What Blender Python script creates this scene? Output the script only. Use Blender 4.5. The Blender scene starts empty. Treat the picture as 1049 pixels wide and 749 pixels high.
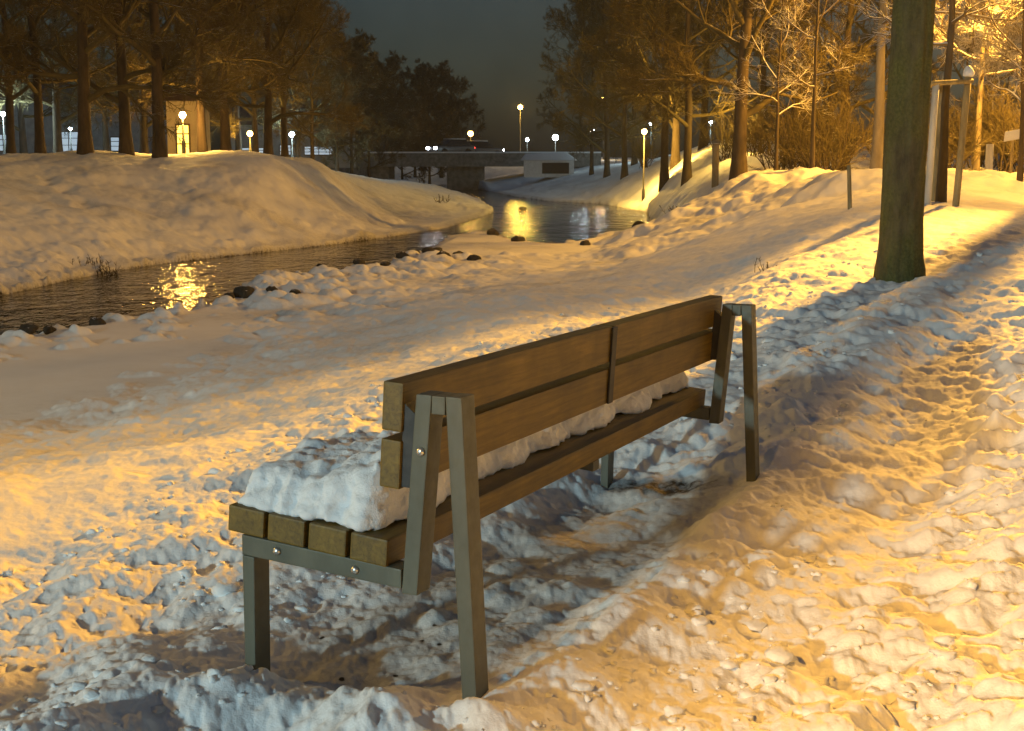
import bpy, bmesh, math, random
import numpy as np
from mathutils import Vector, Matrix

sc = bpy.context.scene
COL = sc.collection
R = math.radians
rng = np.random.default_rng(7)
random.seed(7)

# ------------------------------------------------------------------ camera
FPX = 1350.0
PITCH = math.atan(209.5 / FPX)
CAM = np.array([0, 0, 1.5])
FW = np.array([0, math.cos(PITCH), -math.sin(PITCH)])
UP = np.array([0, math.sin(PITCH), math.cos(PITCH)])
cd = bpy.data.cameras.new('camera')
cam = bpy.data.objects.new('camera', cd)
COL.objects.link(cam)
cam.location = CAM
cam.rotation_euler = (math.pi / 2 - PITCH, 0, 0)
cd.sensor_width = 36
cd.lens = 36 * FPX / 1049
cd.clip_start = .05
cd.clip_end = 2000
sc.camera = cam


def ray(px, py):
    return FW + np.array([1, 0, 0]) * (px - 524.5) / FPX - UP * (py - 374.5) / FPX


def at(px, py, Y):
    d = ray(px, py)
    return CAM + d * (Y / d[1])


def at_z(px, py, z):
    d = ray(px, py)
    return CAM + d * ((z - CAM[2]) / d[2])


# ------------------------------------------------------------------ materials
def mat(name):
    m = bpy.data.materials.new(name)
    m.use_nodes = True
    return m, m.node_tree, m.node_tree.nodes['Principled BSDF']


def nd(t, kind, **kw):
    n = t.nodes.new(kind)
    for k, v in kw.items():
        if k in n.inputs.keys():
            n.inputs[k].default_value = v
        else:
            setattr(n, k, v)
    return n


def ramp(t, fac, stops):
    r = t.nodes.new('ShaderNodeValToRGB')
    el = r.color_ramp.elements
    el[0].position, el[0].color = stops[0][0], (*stops[0][1], 1)
    el[1].position, el[1].color = stops[-1][0], (*stops[-1][1], 1)
    for p_, c in stops[1:-1]:
        e = el.new(p_)
        e.color = (*c, 1)
    t.links.new(fac, r.inputs['Fac'])
    return r.outputs['Color']


def noise(t, scale, detail=4, rough=.55, vec=None, dist=0):
    n = nd(t, 'ShaderNodeTexNoise', Scale=scale, Detail=detail, Roughness=rough, Distortion=dist)
    if vec is not None:
        t.links.new(vec, n.inputs['Vector'])
    return n.outputs['Fac']


def bump(t, b, h, strength, dist):
    n = nd(t, 'ShaderNodeBump', Strength=strength, Distance=dist)
    t.links.new(h, n.inputs['Height'])
    t.links.new(n.outputs['Normal'], b.inputs['Normal'])


def objvec(t, scale=None):
    c = t.nodes.new('ShaderNodeTexCoord')
    if scale is None:
        return c.outputs['Object']
    mp = nd(t, 'ShaderNodeMapping')
    mp.inputs['Scale'].default_value = scale
    t.links.new(c.outputs['Object'], mp.inputs['Vector'])
    return mp.outputs['Vector']


def simple(name, c1, c2, scale=8, rough=.7, bs=.2, bd=.01, metal=0, stretch=None, lo=.35, hi=.65):
    m, t, b = mat(name)
    v = objvec(t, stretch)
    f = noise(t, scale, 6, .6, v)
    t.links.new(ramp(t, f, [(lo, c1), (hi, c2)]), b.inputs['Base Color'])
    b.inputs['Roughness'].default_value = rough
    b.inputs['Metallic'].default_value = metal
    if bs:
        bump(t, b, f, bs, bd)
    return m


def emit(name, col, s):
    m, t, b = mat(name)
    b.inputs['Base Color'].default_value = (.8, .8, .8, 1)
    b.inputs['Emission Color'].default_value = (*col, 1)
    b.inputs['Emission Strength'].default_value = s
    return m


def snow_ground_mat():
    m, t, b = mat('snow_ground')
    v = objvec(t)
    a = nd(t, 'ShaderNodeAttribute', attribute_name='dirt_shade')
    n1 = noise(t, 1.1, 6, .65, v, .4)
    n2 = noise(t, 16, 6, .7, v)
    clean = ramp(t, n1, [(.3, (.80, .80, .80)), (.7, (.88, .885, .89))])
    add = nd(t, 'ShaderNodeMath', operation='ADD')
    sub = nd(t, 'ShaderNodeMath', operation='MULTIPLY_ADD')
    sub.inputs[1].default_value = .9
    sub.inputs[2].default_value = -.45
    t.links.new(n2, sub.inputs[0])
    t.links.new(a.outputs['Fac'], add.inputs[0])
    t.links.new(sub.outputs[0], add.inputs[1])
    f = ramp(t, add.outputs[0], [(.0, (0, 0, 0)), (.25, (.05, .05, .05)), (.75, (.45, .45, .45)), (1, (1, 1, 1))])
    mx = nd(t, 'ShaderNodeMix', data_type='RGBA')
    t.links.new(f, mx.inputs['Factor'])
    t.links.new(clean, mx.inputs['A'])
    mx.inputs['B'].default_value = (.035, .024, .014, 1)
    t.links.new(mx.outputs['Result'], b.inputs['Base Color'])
    b.inputs['Roughness'].default_value = .75
    b.inputs['Specular IOR Level'].default_value = .25
    n3 = noise(t, 38, 5, .7, v)
    bump(t, b, n3, .4, .016)
    return m


def snow_mat(name='snow'):
    m, t, b = mat(name)
    v = objvec(t)
    n1 = noise(t, 14, 6, .65, v)
    t.links.new(ramp(t, n1, [(.3, (.76, .77, .78)), (.7, (.86, .86, .86))]), b.inputs['Base Color'])
    b.inputs['Roughness'].default_value = .75
    b.inputs['Specular IOR Level'].default_value = .25
    bump(t, b, noise(t, 60, 6, .7, v), .6, .012)
    return m


def bark_mat(name, c1, c2, snow_amt, scale=5):
    m, t, b = mat(name)
    v = objvec(t, (1, 1, .3))
    f = noise(t, scale, 6, .65, v)
    base = ramp(t, f, [(.3, c1), (.7, c2)])
    g = t.nodes.new('ShaderNodeNewGeometry')
    sp = t.nodes.new('ShaderNodeSeparateXYZ')
    t.links.new(g.outputs['Normal'], sp.inputs[0])
    n = noise(t, 1.7, 4, .6, objvec(t))
    ad = nd(t, 'ShaderNodeMath', operation='MULTIPLY_ADD')
    t.links.new(n, ad.inputs[0])
    ad.inputs[1].default_value = 1.2
    t.links.new(sp.outputs['Z'], ad.inputs[2])
    lo = 1.62 - snow_amt
    s = ramp(t, ad.outputs[0], [(min(lo, .98), (0, 0, 0)), (min(lo + .12, 1), (1, 1, 1))])
    # ramp input is clamped to 0..1, so rescale the sum first
    sc_ = nd(t, 'ShaderNodeMath', operation='MULTIPLY')
    sc_.inputs[1].default_value = .5
    t.links.new(ad.outputs[0], sc_.inputs[0])
    rn = s.node
    t.links.new(sc_.outputs[0], rn.inputs['Fac'])
    rn.color_ramp.elements[0].position = lo * .5
    rn.color_ramp.elements[1].position = (lo + .14) * .5
    mx = nd(t, 'ShaderNodeMix', data_type='RGBA')
    t.links.new(s, mx.inputs['Factor'])
    t.links.new(base, mx.inputs['A'])
    mx.inputs['B'].default_value = (.75, .75, .76, 1)
    t.links.new(mx.outputs['Result'], b.inputs['Base Color'])
    b.inputs['Roughness'].default_value = .85
    b.inputs['Specular IOR Level'].default_value = .2
    bump(t, b, f, .6, .03)
    return m


def moss_trunk_mat():
    m, t, b = mat('mossy_bark')
    f = noise(t, 10, 8, .7, objvec(t, (1, 1, .35)))
    base = ramp(t, f, [(.3, (.035, .03, .02)), (.7, (.12, .108, .065))])
    g = noise(t, 2.6, 6, .65, objvec(t, (1, 1, .5)))
    moss = ramp(t, noise(t, 40, 4, .6, objvec(t)), [(.3, (.05, .058, .014)), (.7, (.12, .125, .04))])
    k = ramp(t, g, [(.36, (0, 0, 0)), (.6, (.85, .85, .85))])
    mx = nd(t, 'ShaderNodeMix', data_type='RGBA')
    t.links.new(k, mx.inputs['Factor'])
    t.links.new(base, mx.inputs['A'])
    t.links.new(moss, mx.inputs['B'])
    t.links.new(mx.outputs['Result'], b.inputs['Base Color'])
    b.inputs['Roughness'].default_value = .9
    b.inputs['Specular IOR Level'].default_value = .2
    bump(t, b, f, .9, .03)
    return m


def wood_mat():
    m, t, b = mat('bench_wood')
    v = objvec(t, (1.2, 22, 22))
    f = noise(t, 3, 8, .65, v, .6)
    g = noise(t, 5, 5, .6, objvec(t))
    base = ramp(t, f, [(.25, (.08, .046, .004)), (.55, (.185, .112, .011)), (.8, (.27, .168, .022))])
    k = ramp(t, g, [(.35, (.62, .62, .62)), (.65, (1, 1, 1))])
    mx = nd(t, 'ShaderNodeMix', data_type='RGBA', blend_type='MULTIPLY')
    mx.inputs['Factor'].default_value = 1
    t.links.new(base, mx.inputs['A'])
    t.links.new(k, mx.inputs['B'])
    t.links.new(mx.outputs['Result'], b.inputs['Base Color'])
    b.inputs['Roughness'].default_value = .55
    bump(t, b, f, .25, .004)
    return m


def steel_mat():
    m, t, b = mat('bench_steel')
    f = noise(t, 30, 6, .65, objvec(t))
    g = noise(t, 7, 5, .6, objvec(t, (1, 1, .4)))
    base = ramp(t, g, [(.3, (.07, .07, .048)), (.7, (.125, .124, .088))])
    t.links.new(base, b.inputs['Base Color'])
    t.links.new(ramp(t, f, [(.3, (.42,) * 3), (.7, (.7,) * 3)]), b.inputs['Roughness'])
    bump(t, b, f, .12, .003)
    return m


def water_mat():
    m, t, b = mat('river_water')
    b.inputs['Base Color'].default_value = (.010, .009, .006, 1)
    b.inputs['Roughness'].default_value = .06
    b.inputs['IOR'].default_value = 1.33
    v = objvec(t, (1, .55, 1))
    n1 = noise(t, 4.2, 3, .55, v, .6)
    n2 = noise(t, .7, 2, .5, v, .4)
    ad = nd(t, 'ShaderNodeMath', operation='MULTIPLY_ADD')
    t.links.new(n2, ad.inputs[0])
    ad.inputs[1].default_value = 1.6
    t.links.new(n1, ad.inputs[2])
    bump(t, b, ad.outputs[0], .75, .055)
    return m


M = dict(
    ground=snow_ground_mat(), snow=snow_mat(), water=water_mat(), wood=wood_mat(), steel=steel_mat(),
    bolt=simple('bolt_metal', (.55, .55, .52), (.75, .74, .7), 40, .3, 0, metal=.9),
    dark=simple('dark_bracket', (.02, .02, .018), (.045, .04, .035), 20, .6),
    moss=moss_trunk_mat(),
    bark=bark_mat('brown_bark', (.045, .033, .02), (.10, .075, .05), .25),
    barkpale=bark_mat('pale_bark', (.20, .16, .10), (.38, .31, .2), .5),
    twig=bark_mat('twigs', (.075, .06, .026), (.14, .11, .05), .12, 2),
    twigsnow=bark_mat('snowy_twigs', (.10, .07, .04), (.2, .15, .09), .85, 2),
    stone=bark_mat('wet_stone', (.02, .018, .014), (.06, .052, .042), .05, 4),
    pole=simple('lamp_pole', (.05, .055, .05), (.09, .09, .085), 12, .5, .1, .004),
    concrete=simple('old_concrete', (.13, .125, .11), (.26, .25, .22), 2.5, .85, .3, .02),
    render=simple('pale_plaster', (.42, .36, .25), (.55, .48, .34), 1.5, .9, .2, .01),
    grey=simple('grey_plaster', (.20, .20, .20), (.32, .32, .31), 1.5, .9, .2, .01),
    roof=simple('roof_tiles', (.06, .04, .035), (.13, .08, .06), 5, .8, .4, .02),
    frame=simple('window_frame', (.10, .07, .04), (.16, .11, .06), 10, .6, 0),
    stake=simple('stake_wood', (.17, .13, .06), (.36, .29, .15), 9, .8, .3, .006, stretch=(1, 1, .2)),
    stakepale=simple('peeled_stake', (.42, .40, .36), (.62, .6, .56), 9, .8, .3, .006, stretch=(1, 1, .2)),
    carpaint=simple('car_paint', (.10, .105, .115), (.14, .145, .155), 3, .3, 0, metal=.3),
    glass=simple('dark_glass', (.015, .017, .02), (.03, .033, .036), 3, .1, 0),
    tyre=simple('tyre_rubber', (.015, .015, .015), (.03, .03, .03), 20, .9, .2),
    e_orange=emit('sodium_glow', (1, .50, .10), 60), e_orange_bright=emit('bright_sodium_glow', (1, .50, .10), 1000), e_white=emit('white_glow', (.72, .86, 1), 110),
    e_win=emit('lit_window', (1, .60, .08), 3.5), e_winb=emit('cold_window', (.62, .82, 1), .5),
    e_red=emit('tail_glow', (1, .04, .02), 8), e_head=emit('head_glow', (.9, .95, 1), 70),
    white=simple('white_panel', (.68, .68, .66), (.8, .8, .78), 4, .6, .1),
)


# ------------------------------------------------------------------ mesh helpers
def mesh_np(name, V, F4=None, F3=None, smooth=True):
    me = bpy.data.meshes.new(name)
    V = np.asarray(V, np.float32).reshape(-1, 3)
    loops, tot = [], []
    if F4 is not None and len(F4):
        F4 = np.asarray(F4, np.int32)
        loops.append(F4.ravel())
        tot.append(np.full(len(F4), 4, np.int32))
    if F3 is not None and len(F3):
        F3 = np.asarray(F3, np.int32)
        loops.append(F3.ravel())
        tot.append(np.full(len(F3), 3, np.int32))
    loops = np.concatenate(loops)
    tot = np.concatenate(tot)
    me.vertices.add(len(V))
    me.vertices.foreach_set('co', V.ravel())
    me.loops.add(len(loops))
    me.loops.foreach_set('vertex_index', loops)
    me.polygons.add(len(tot))
    st = np.concatenate([[0], np.cumsum(tot)[:-1]]).astype(np.int32)
    me.polygons.foreach_set('loop_start', st)
    me.polygons.foreach_set('use_smooth', np.full(len(tot), smooth, bool))
    me.update(calc_edges=True)
    me.validate()
    return me


def link(name, me, m=None, parent=None, loc=None):
    o = bpy.data.objects.new(name, me)
    COL.objects.link(o)
    if m is not None:
        me.materials.append(m)
    if parent is not None:
        o.parent = parent
    if loc is not None:
        o.location = loc
    return o


def thing(name, label, cat, loc=(0, 0, 0), rz=0, group=None):
    o = bpy.data.objects.new(name, None)
    COL.objects.link(o)
    o.empty_display_size = .2
    o.location = loc
    o.rotation_euler = (0, 0, rz)
    return tag(o, label, cat, group)


def tag(o, label=None, cat=None, group=None, kind=None):
    if label: o['label'] = label
    if cat: o['category'] = cat
    if group: o['group'] = group
    if kind: o['kind'] = kind
    return o


def dup(root, loc, rz=0, s=1, label=None, group=None):
    r = root.copy()
    COL.objects.link(r)
    r.location = loc
    r.rotation_euler = (0, 0, rz)
    r.scale = (s, s, s)
    if label: r['label'] = label
    if group: r['group'] = group
    for ch in list(root.children):
        c = ch.copy()
        COL.objects.link(c)
        c.parent = r
        for g in list(ch.children):
            d = g.copy()
            COL.objects.link(d)
            d.parent = c
    return r


class MB:
    def __init__(self):
        self.bm = bmesh.new()

    def hexa(self, pts, bev=0):
        """8 corners: bottom 4 then top 4, same winding"""
        vs = [self.bm.verts.new(Vector([float(c) for c in q])) for q in pts]
        fs = []
        for idx in ((3, 2, 1, 0), (4, 5, 6, 7), (0, 1, 5, 4), (1, 2, 6, 5), (2, 3, 7, 6), (3, 0, 4, 7)):
            fs.append(self.bm.faces.new([vs[i] for i in idx]))
        if bev:
            ed = list({e for f_ in fs for e in f_.edges})
            bmesh.ops.bevel(self.bm, geom=ed, offset=bev, segments=2, affect='EDGES', profile=.6)
        return self

    def box(self, a, b, bev=0):
        x0, y0, z0 = a
        x1, y1, z1 = b
        return self.hexa([(x0, y0, z0), (x1, y0, z0), (x1, y1, z0), (x0, y1, z0),
                          (x0, y0, z1), (x1, y0, z1), (x1, y1, z1), (x0, y1, z1)], bev)

    def prism_u(self, prof, u0, u1, bev=0):
        """extrude a (v,w) outline along local X"""
        a = [self.bm.verts.new((u0, v, w)) for v, w in prof]
        b = [self.bm.verts.new((u1, v, w)) for v, w in prof]
        n = len(prof)
        fs = [self.bm.faces.new(a[::-1]), self.bm.faces.new(b)]
        for i in range(n):
            fs.append(self.bm.faces.new([a[i], a[(i + 1) % n], b[(i + 1) % n], b[i]]))
        bmesh.ops.recalc_face_normals(self.bm, faces=fs)
        if bev:
            ed = list({e for f_ in fs for e in f_.edges})
            bmesh.ops.bevel(self.bm, geom=ed, offset=bev, segments=2, affect='EDGES', profile=.6)
        return self

    def lathe(self, prof, c=(0, 0, 0), n=16, axis='Z'):
        rings = []
        for r_, z in prof:
            ring = []
            for i in range(n):
                a = 2 * math.pi * i / n
                p = (r_ * math.cos(a), r_ * math.sin(a), z)
                if axis == 'X': p = (p[2], p[0], p[1])
                if axis == 'Y': p = (p[1], p[2], p[0])
                ring.append(self.bm.verts.new((c[0] + p[0], c[1] + p[1], c[2] + p[2])))
            rings.append(ring)
        for a, b in zip(rings, rings[1:]):
            for i in range(n):
                self.bm.faces.new([a[i], a[(i + 1) % n], b[(i + 1) % n], b[i]])
        self.bm.faces.new(rings[0][::-1])
        self.bm.faces.new(rings[-1])
        return self

    def build(self, name, m, parent=None, loc=None, smooth=False):
        me = bpy.data.meshes.new(name)
        bmesh.ops.recalc_face_normals(self.bm, faces=self.bm.faces[:])
        self.bm.to_mesh(me)
        self.bm.free()
        if smooth:
            me.polygons.foreach_set('use_smooth', np.ones(len(me.polygons), bool))
        return link(name, me, m, parent, loc)


# ------------------------------------------------------------------ noise (numpy)
def _h(ix, iy, s):
    n = (ix.astype(np.int64) * 374761393 + iy.astype(np.int64) * 668265263 + s * 144665) & 0xFFFFFFFF
    n = ((n ^ (n >> 13)) * 1274126177) & 0xFFFFFFFF
    n = ((n ^ (n >> 16)) * 2246822519) & 0xFFFFFFFF
    return ((n ^ (n >> 15)) & 0xFFFFFF) / float(0xFFFFFF)


def vn(x, y, s=0):
    ix, iy = np.floor(x), np.floor(y)
    fx, fy = x - ix, y - iy
    ux, uy = fx ** 3 * (fx * (fx * 6 - 15) + 10), fy ** 3 * (fy * (fy * 6 - 15) + 10)
    a, b, c, d = _h(ix, iy, s), _h(ix + 1, iy, s), _h(ix, iy + 1, s), _h(ix + 1, iy + 1, s)
    return (a * (1 - ux) + b * ux) * (1 - uy) + (c * (1 - ux) + d * ux) * uy - .5


def fbm(x, y, s=0, o=4, g=.5):
    t, a = 0, 1.
    for i in range(o):
        t = t + a * vn(x * 2 ** i + 17.3 * i, y * 2 ** i - 9.1 * i, s + i)
        a *= g
    return t


def caps(x, y, cell, s, fill=.75):
    """rounded clods: maximum of random domes, height 0..1 (in units of the clod)"""
    x, y = x / cell, y / cell
    ix, iy = np.floor(x), np.floor(y)
    out = np.zeros_like(x)
    for dx in (-1, 0, 1):
        for dy in (-1, 0, 1):
            jx, jy = ix + dx, iy + dy
            px, py = jx + _h(jx, jy, s), jy + _h(jx, jy, s + 1)
            r_ = .35 + .5 * _h(jx, jy, s + 2)
            hh = np.where(_h(jx, jy, s + 3) < fill, .35 + .65 * _h(jx, jy, s + 4), 0)
            a = 6.283 * _h(jx, jy, s + 5)
            ex, ey = x - px, y - py
            qx, qy = ex * np.cos(a) + ey * np.sin(a), (-ex * np.sin(a) + ey * np.cos(a)) * 1.35
            d2 = (qx * qx + qy * qy) / (r_ * r_)
            out = np.maximum(out, hh * np.clip(1 - d2, 0, 1) ** .8)
    return out


def sm(a, b, x):
    t = np.clip((x - a) / (b - a), 0, 1)
    return t * t * (3 - 2 * t)


# ------------------------------------------------------------------ terrain
ZW = -1.0
shore_near = [(-300, 415), (-100, 375), (0, 355), (60, 345), (120, 335), (180, 326), (236, 312), (250, 297), (330, 287),
              (400, 276), (428, 262), (459, 246), (503, 240), (532, 250), (568, 254), (608, 246), (655, 233), (668, 226)]
shore_far = [(662, 217), (615, 209), (560, 206), (530, 202), (500, 196), (470, 191), (452, 190), (455, 196), (490, 206),
             (505, 215), (503, 219), (459, 233), (400, 243), (330, 252), (240, 262), (160, 271), (100, 281), (0, 303),
             (-100, 318), (-300, 345)]
poly = np.array([at_z(a, b, ZW)[:2] for a, b in shore_near + shore_far])


def polydist(x, y, P, closed=True):
    n = len(P)
    best = np.full(x.shape, 1e9)
    inside = np.zeros(x.shape, bool)
    for i in range(n if closed else n - 1):
        a, b = P[i], P[(i + 1) % n]
        e = b - a
        t = np.clip(((x - a[0]) * e[0] + (y - a[1]) * e[1]) / (e @ e), 0, 1)
        best = np.minimum(best, np.hypot(x - a[0] - t * e[0], y - a[1] - t * e[1]))
        if closed:
            c = ((a[1] > y) != (b[1] > y)) & (x < (b[0] - a[0]) * (y - a[1]) / (b[1] - a[1] + 1e-12) + a[0])
            inside ^= c
    return best, inside


# control points: (px, py, Y) -> the height follows from the sight line; or (px, None, Y, z)
ctl = []
for a, b in shore_near + shore_far:
    q = at_z(a, b, ZW)
    ctl.append((q[0], q[1], ZW + .06))
for px, py, Y in [
    (-300, 160, 36), (-150, 160, 41), (0, 160, 45), (100, 160, 45), (200, 160, 46.5), (290, 164, 50), (320, 170, 53), (345, 180, 57), (358, 187, 60),
    (440, 190, 80), (465, 196, 85), (100, 230, 34.1), (0, 232, 31.7), (200, 225, 37.5), (300, 215, 42.2), (370, 208, 51.7), (400, 218, 55), (150, 200, 40), (50, 195, 38), (0, 161, 52), (70, 161, 53), (150, 161, 54), (230, 161.5, 55), (300, 163, 57), (325, 166, 58), (345, 178, 62), (280, 163.5, 46), (310, 172, 49), (450, 205, 70),
    (-300, 240, 25), (420, 185, 112), (370, 184, 112), (480, 184, 112), (350, 180, 90),
    (540, 192, 104), (560, 180, 112), (590, 174, 112), (520, 184, 116), (630, 190, 80), (640, 178, 85), (690, 178, 62), (690, 166, 75), (650, 168, 100), (600, 168, 130),
    (755, 178, 42), (755, 169, 55), (730, 200, 40), (700, 210, 42), (690, 222, 45), (830, 174, 45), (800, 176, 42), (860, 175, 38), (900, 175, 31), (830, 190, 30), (870, 215, 19),
    (800, 215, 24), (740, 232, 26), (700, 245, 28), (650, 250, 31), (600, 265, 31), (560, 268, 31), (700, 265, 20), (640, 280, 20),
    (780, 250, 18), (820, 270, 14), (760, 290, 13.5), (920, 291, 12), (960, 213, 18), (1000, 185, 27), (1049, 200, 24), (1049, 180, 34), (1049, 230, 16.5),
    (1049, 300, 10.5), (1049, 400, 7.2), (1049, 520, 5.2), (1049, 700, 3.6), (850, 400, 7.6), (960, 350, 9),
    (0, 500, 6.2), (200, 462, 7), (400, 400, 8.6), (600, 345, 11), (740, 308, 14), (0, 470, 8.6), (0, 440, 11), (0, 405, 14), (200, 435, 9.5), (200, 400, 12.5), (200, 370, 15.5), (400, 375, 11),
    (400, 350, 14), (400, 312, 20), (400, 288, 25.5), (550, 300, 17.5), (520, 330, 13.5), (0, 749, 3.35), (0, 620, 4.55), (-300, 560, 5.2), (-300, 480, 8.2),
    (1400, 300, 10.5), (1400, 200, 24), (1400, 400, 7.2), (1400, 520, 5.2), (1400, 180, 34), (1200, 175, 45), (1000, 168, 60),
]:
    ctl.append(tuple(at(px, py, Y)))
for px, Y, z in [(-300, 70, 1.6), (0, 70, 1.6), (200, 75, 1.6), (0, 150, 1.6), (300, 95, 1.5), (300, 150, 1.7), (-300, 150, 1.6), (1400, 150, 1.8), (1000, 150, 1.6), (700, 150, 1.4), (450, 150, 1.2),
                 (-300, 300, 1.6), (300, 300, 1.6), (800, 300, 1.6), (1400, 300, 1.6),
                 (-300, 2.2, .02), (0, 2.2, .02), (500, 2.2, 0), (1049, 2.2, 0), (1400, 2.2, 0), (524, 1.2, 0), (-300, 1.2, 0), (1400, 1.2, 0)]:
    q = at(px, 165, Y)
    ctl.append((q[0], Y, z))
ctl += [(-.12, 3.38, .0), (1.17, 6.07, .0), (-.8, 3.75, -.03), (.5, 6.45, -.03), (.2, 4.6, -.03), (0.8, 3.4, -.01), (1.5, 5, .0), (2.2, 7, .07)]
ctl = np.array(ctl)


def warp(x, y):
    th = np.clip(np.arctan2(x, y), -.62, .62)
    return np.stack([th * 4.0, np.log(np.maximum(np.hypot(x, y), .8)) * 1.25], -1)


def U_(r2):
    return np.where(r2 > 1e-12, r2 * np.log(r2 + 1e-12), 0)


W = warp(ctl[:, 0], ctl[:, 1])
K = U_(((W[:, None] - W[None]) ** 2).sum(-1)) + np.eye(len(W)) * .0015
Pm = np.c_[np.ones(len(W)), W]
A_ = np.block([[K, Pm], [Pm.T, np.zeros((3, 3))]])
coef = np.linalg.solve(A_, np.r_[ctl[:, 2], 0, 0, 0])


def base_z(x, y):
    x, y = np.asarray(x, float), np.asarray(y, float)
    w = warp(x, y)
    z = coef[-3] + coef[-2] * w[..., 0] + coef[-1] * w[..., 1]
    for i in range(len(W)):
        z = z + coef[i] * U_((w[..., 0] - W[i, 0]) ** 2 + (w[..., 1] - W[i, 1]) ** 2)
    th = np.abs(np.arctan2(x, y))
    r_ = np.hypot(x, y)
    z = z * (1 - sm(.75, 1.5, th))
    z = z * sm(.6, 2.0, r_)
    z = np.where(r_ > 170, z + (1.7 - z) * sm(170, 320, r_), z)
    return z


BX, BY, BZ, BYAW, BLEN = -.109, 3.345, .034, .4465, 2.87
bu = np.array([math.sin(BYAW), math.cos(BYAW)])
bv = np.array([-math.cos(BYAW), math.sin(BYAW)])
crest = np.array([at_z(a, b, .09)[:2] for a, b in [(560, 650), (640, 580), (730, 520), (810, 470), (870, 410), (925, 335), (950, 300)]])
mound = np.array([at_z(a, b, .08)[:2] for a, b in [(40, 765), (150, 700), (255, 702), (370, 728), (470, 755)]])


def terrain(x, y):
    x, y = np.asarray(x, float), np.asarray(y, float)
    r_ = np.hypot(x, y)
    th = np.arctan2(x, y)
    z = base_z(x, y)
    lu = (x - BX) * bu[0] + (y - BY) * bu[1]
    lv = (x - BX) * bv[0] + (y - BY) * bv[1]
    # pixel-free region masks, measured from the path's left edge and the bench strip
    dc, _ = polydist(x, y, crest, False)
    lineside = lv + .55 + .05 * np.clip(lu, 0, 8)          # >0 on the bench side of the path's edge
    path = 1 - sm(-.25, .25, lineside + .15 * fbm(x * 1.5, y * 1.5, 3, 3))
    path = path * (1 - sm(11, 17, r_))
    wx, wy = x + .05 * fbm(x * 4, y * 4, 11, 3), y + .05 * fbm(x * 4, y * 4, 12, 3)
    near = 1 - sm(9, 26, r_)
    strip = (1 - path) * near * (1 - sm(1.4, 3.4, lv - .22 * np.clip(lu - 1, 0, 20)))
    # path edge ridge, steeper towards the path
    z = z + .09 * np.exp(-(dc / (.30 + .22 * sm(-.5, .4, lineside))) ** 2) * (1 - sm(11, 14, r_))
    dm, _ = polydist(x, y, mound, False)
    z = z + .10 * np.exp(-(dm / .2) ** 2)
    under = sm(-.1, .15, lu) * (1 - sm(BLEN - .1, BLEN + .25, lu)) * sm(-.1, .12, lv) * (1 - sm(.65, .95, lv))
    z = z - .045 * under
    # trodden path: clods, prints, ruts
    big = caps(wx, wy, .42, 21, .8)
    mid = caps(wx, wy, .19, 31, .8)
    sml = caps(wx, wy, .085, 41, .75)
    tiny = caps(wx, wy, .045, 51, .7)
    dents = caps(wx + 5, wy, .55, 61, .75)
    prow = fbm(x * .9, y * .9, 71, 3)
    pt = sm(-.25, .3, fbm(x * 1.6 + 4, y * 1.1, 171, 3))
    lng = caps(wx * .55 + .3 * wy, wy * 1.1, .16, 191, .7)
    ln2 = caps(wx * .6 + .3 * wy, wy * 1.2, .07, 195, .7)
    hp = (.024 + .040 * pt) * lng + .024 * ln2 + .062 * big + (.012 + .034 * pt) * mid + (.004 + .016 * pt) * sml + .004 * tiny - .05 * dents + .06 * prow + .042 * fbm(x * 5, y * 3.2, 175, 5, .6)
    z = z + hp * path
    hs = .045 * caps(wx, wy, .5, 121, .7) + (.008 + .026 * pt) * caps(wx, wy, .17, 131, .65) + (.004 + .013 * pt) * sml + .005 * tiny - .035 * dents + .06 * prow + .042 * fbm(x * 5, y * 4, 177, 5, .6)
    calm = 1 - .35 * under
    z = z + hs * strip * calm
    rest = np.clip(1 - path - strip, 0, 1)
    # valley sides: gentle, with old tracks and crusted lumps near the water
    d, ins = polydist(x, y, poly)
    lum = np.exp(-(d / 3.2) ** 2)
    farw = sm(24, 40, r_)
    rb = sm(0, 4, x) * sm(19, 30, r_) * (1 - sm(60, 90, r_))
    h = (.10 + .30 * rb) * fbm(x * .25, y * .25, 81, 4) + .30 * rb * fbm(x * .7, y * .45, 83, 4) - .13 * rb + (.05 + .07 * sm(20, 32, r_)) * fbm(x * 1.1, y * .9, 91, 4, .6)
    h = h + (lum * .16 + .035) * caps(wx, wy, .7, 101, .6) * (1 - .5 * farw) + (lum * .09 + .012) * caps(wx, wy, .27, 111, .6) * (1 - farw)
    fg = (1 - sm(14, 30, r_))
    h = h + fg * (.035 * fbm(x * 4.5, y * 3, 161, 5, .62) + .018 * caps(wx * .8, wy, .15, 165, .5) * sm(-.2, .3, fbm(x * .7, y * .5, 167, 3)))
    z = z + h * rest * sm(4, 9, r_)
    # footprints climbing the far bank
    for k in range(7):
        q = at(46 + 9 * k, 190 + 6.3 * k, 40.2 - .75 * k)
        z = z - (.10 + .10 * ((k * 7) % 3)) * np.exp(-(((x - q[0] - .12 * (-1) ** k) / .22) ** 2 + ((y - q[1]) / .45) ** 2))
    dd = d + .25 * fbm(x * .8, y * .8, 141, 3) * np.where(ins, 1, 1)
    zi = ZW - np.minimum(.55, .35 * np.maximum(dd, 0) + .02)
    zo = np.maximum(z, ZW + np.minimum(.03 + .32 * d, .16))
    z = np.where(ins, np.minimum(z, zi), zo)
    z = np.where(~ins & (r_ > 3), np.maximum(z, ZW + .03), z)
    # dark patch at the far leg, soil spots, dirty snow, shade painted under the bench
    dirt_shade = np.zeros_like(x)
    fx, fy = BX + bu[0] * (BLEN - .05) + bv[0] * .45, BY + bu[1] * (BLEN - .05) + bv[1] * .45
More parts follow.
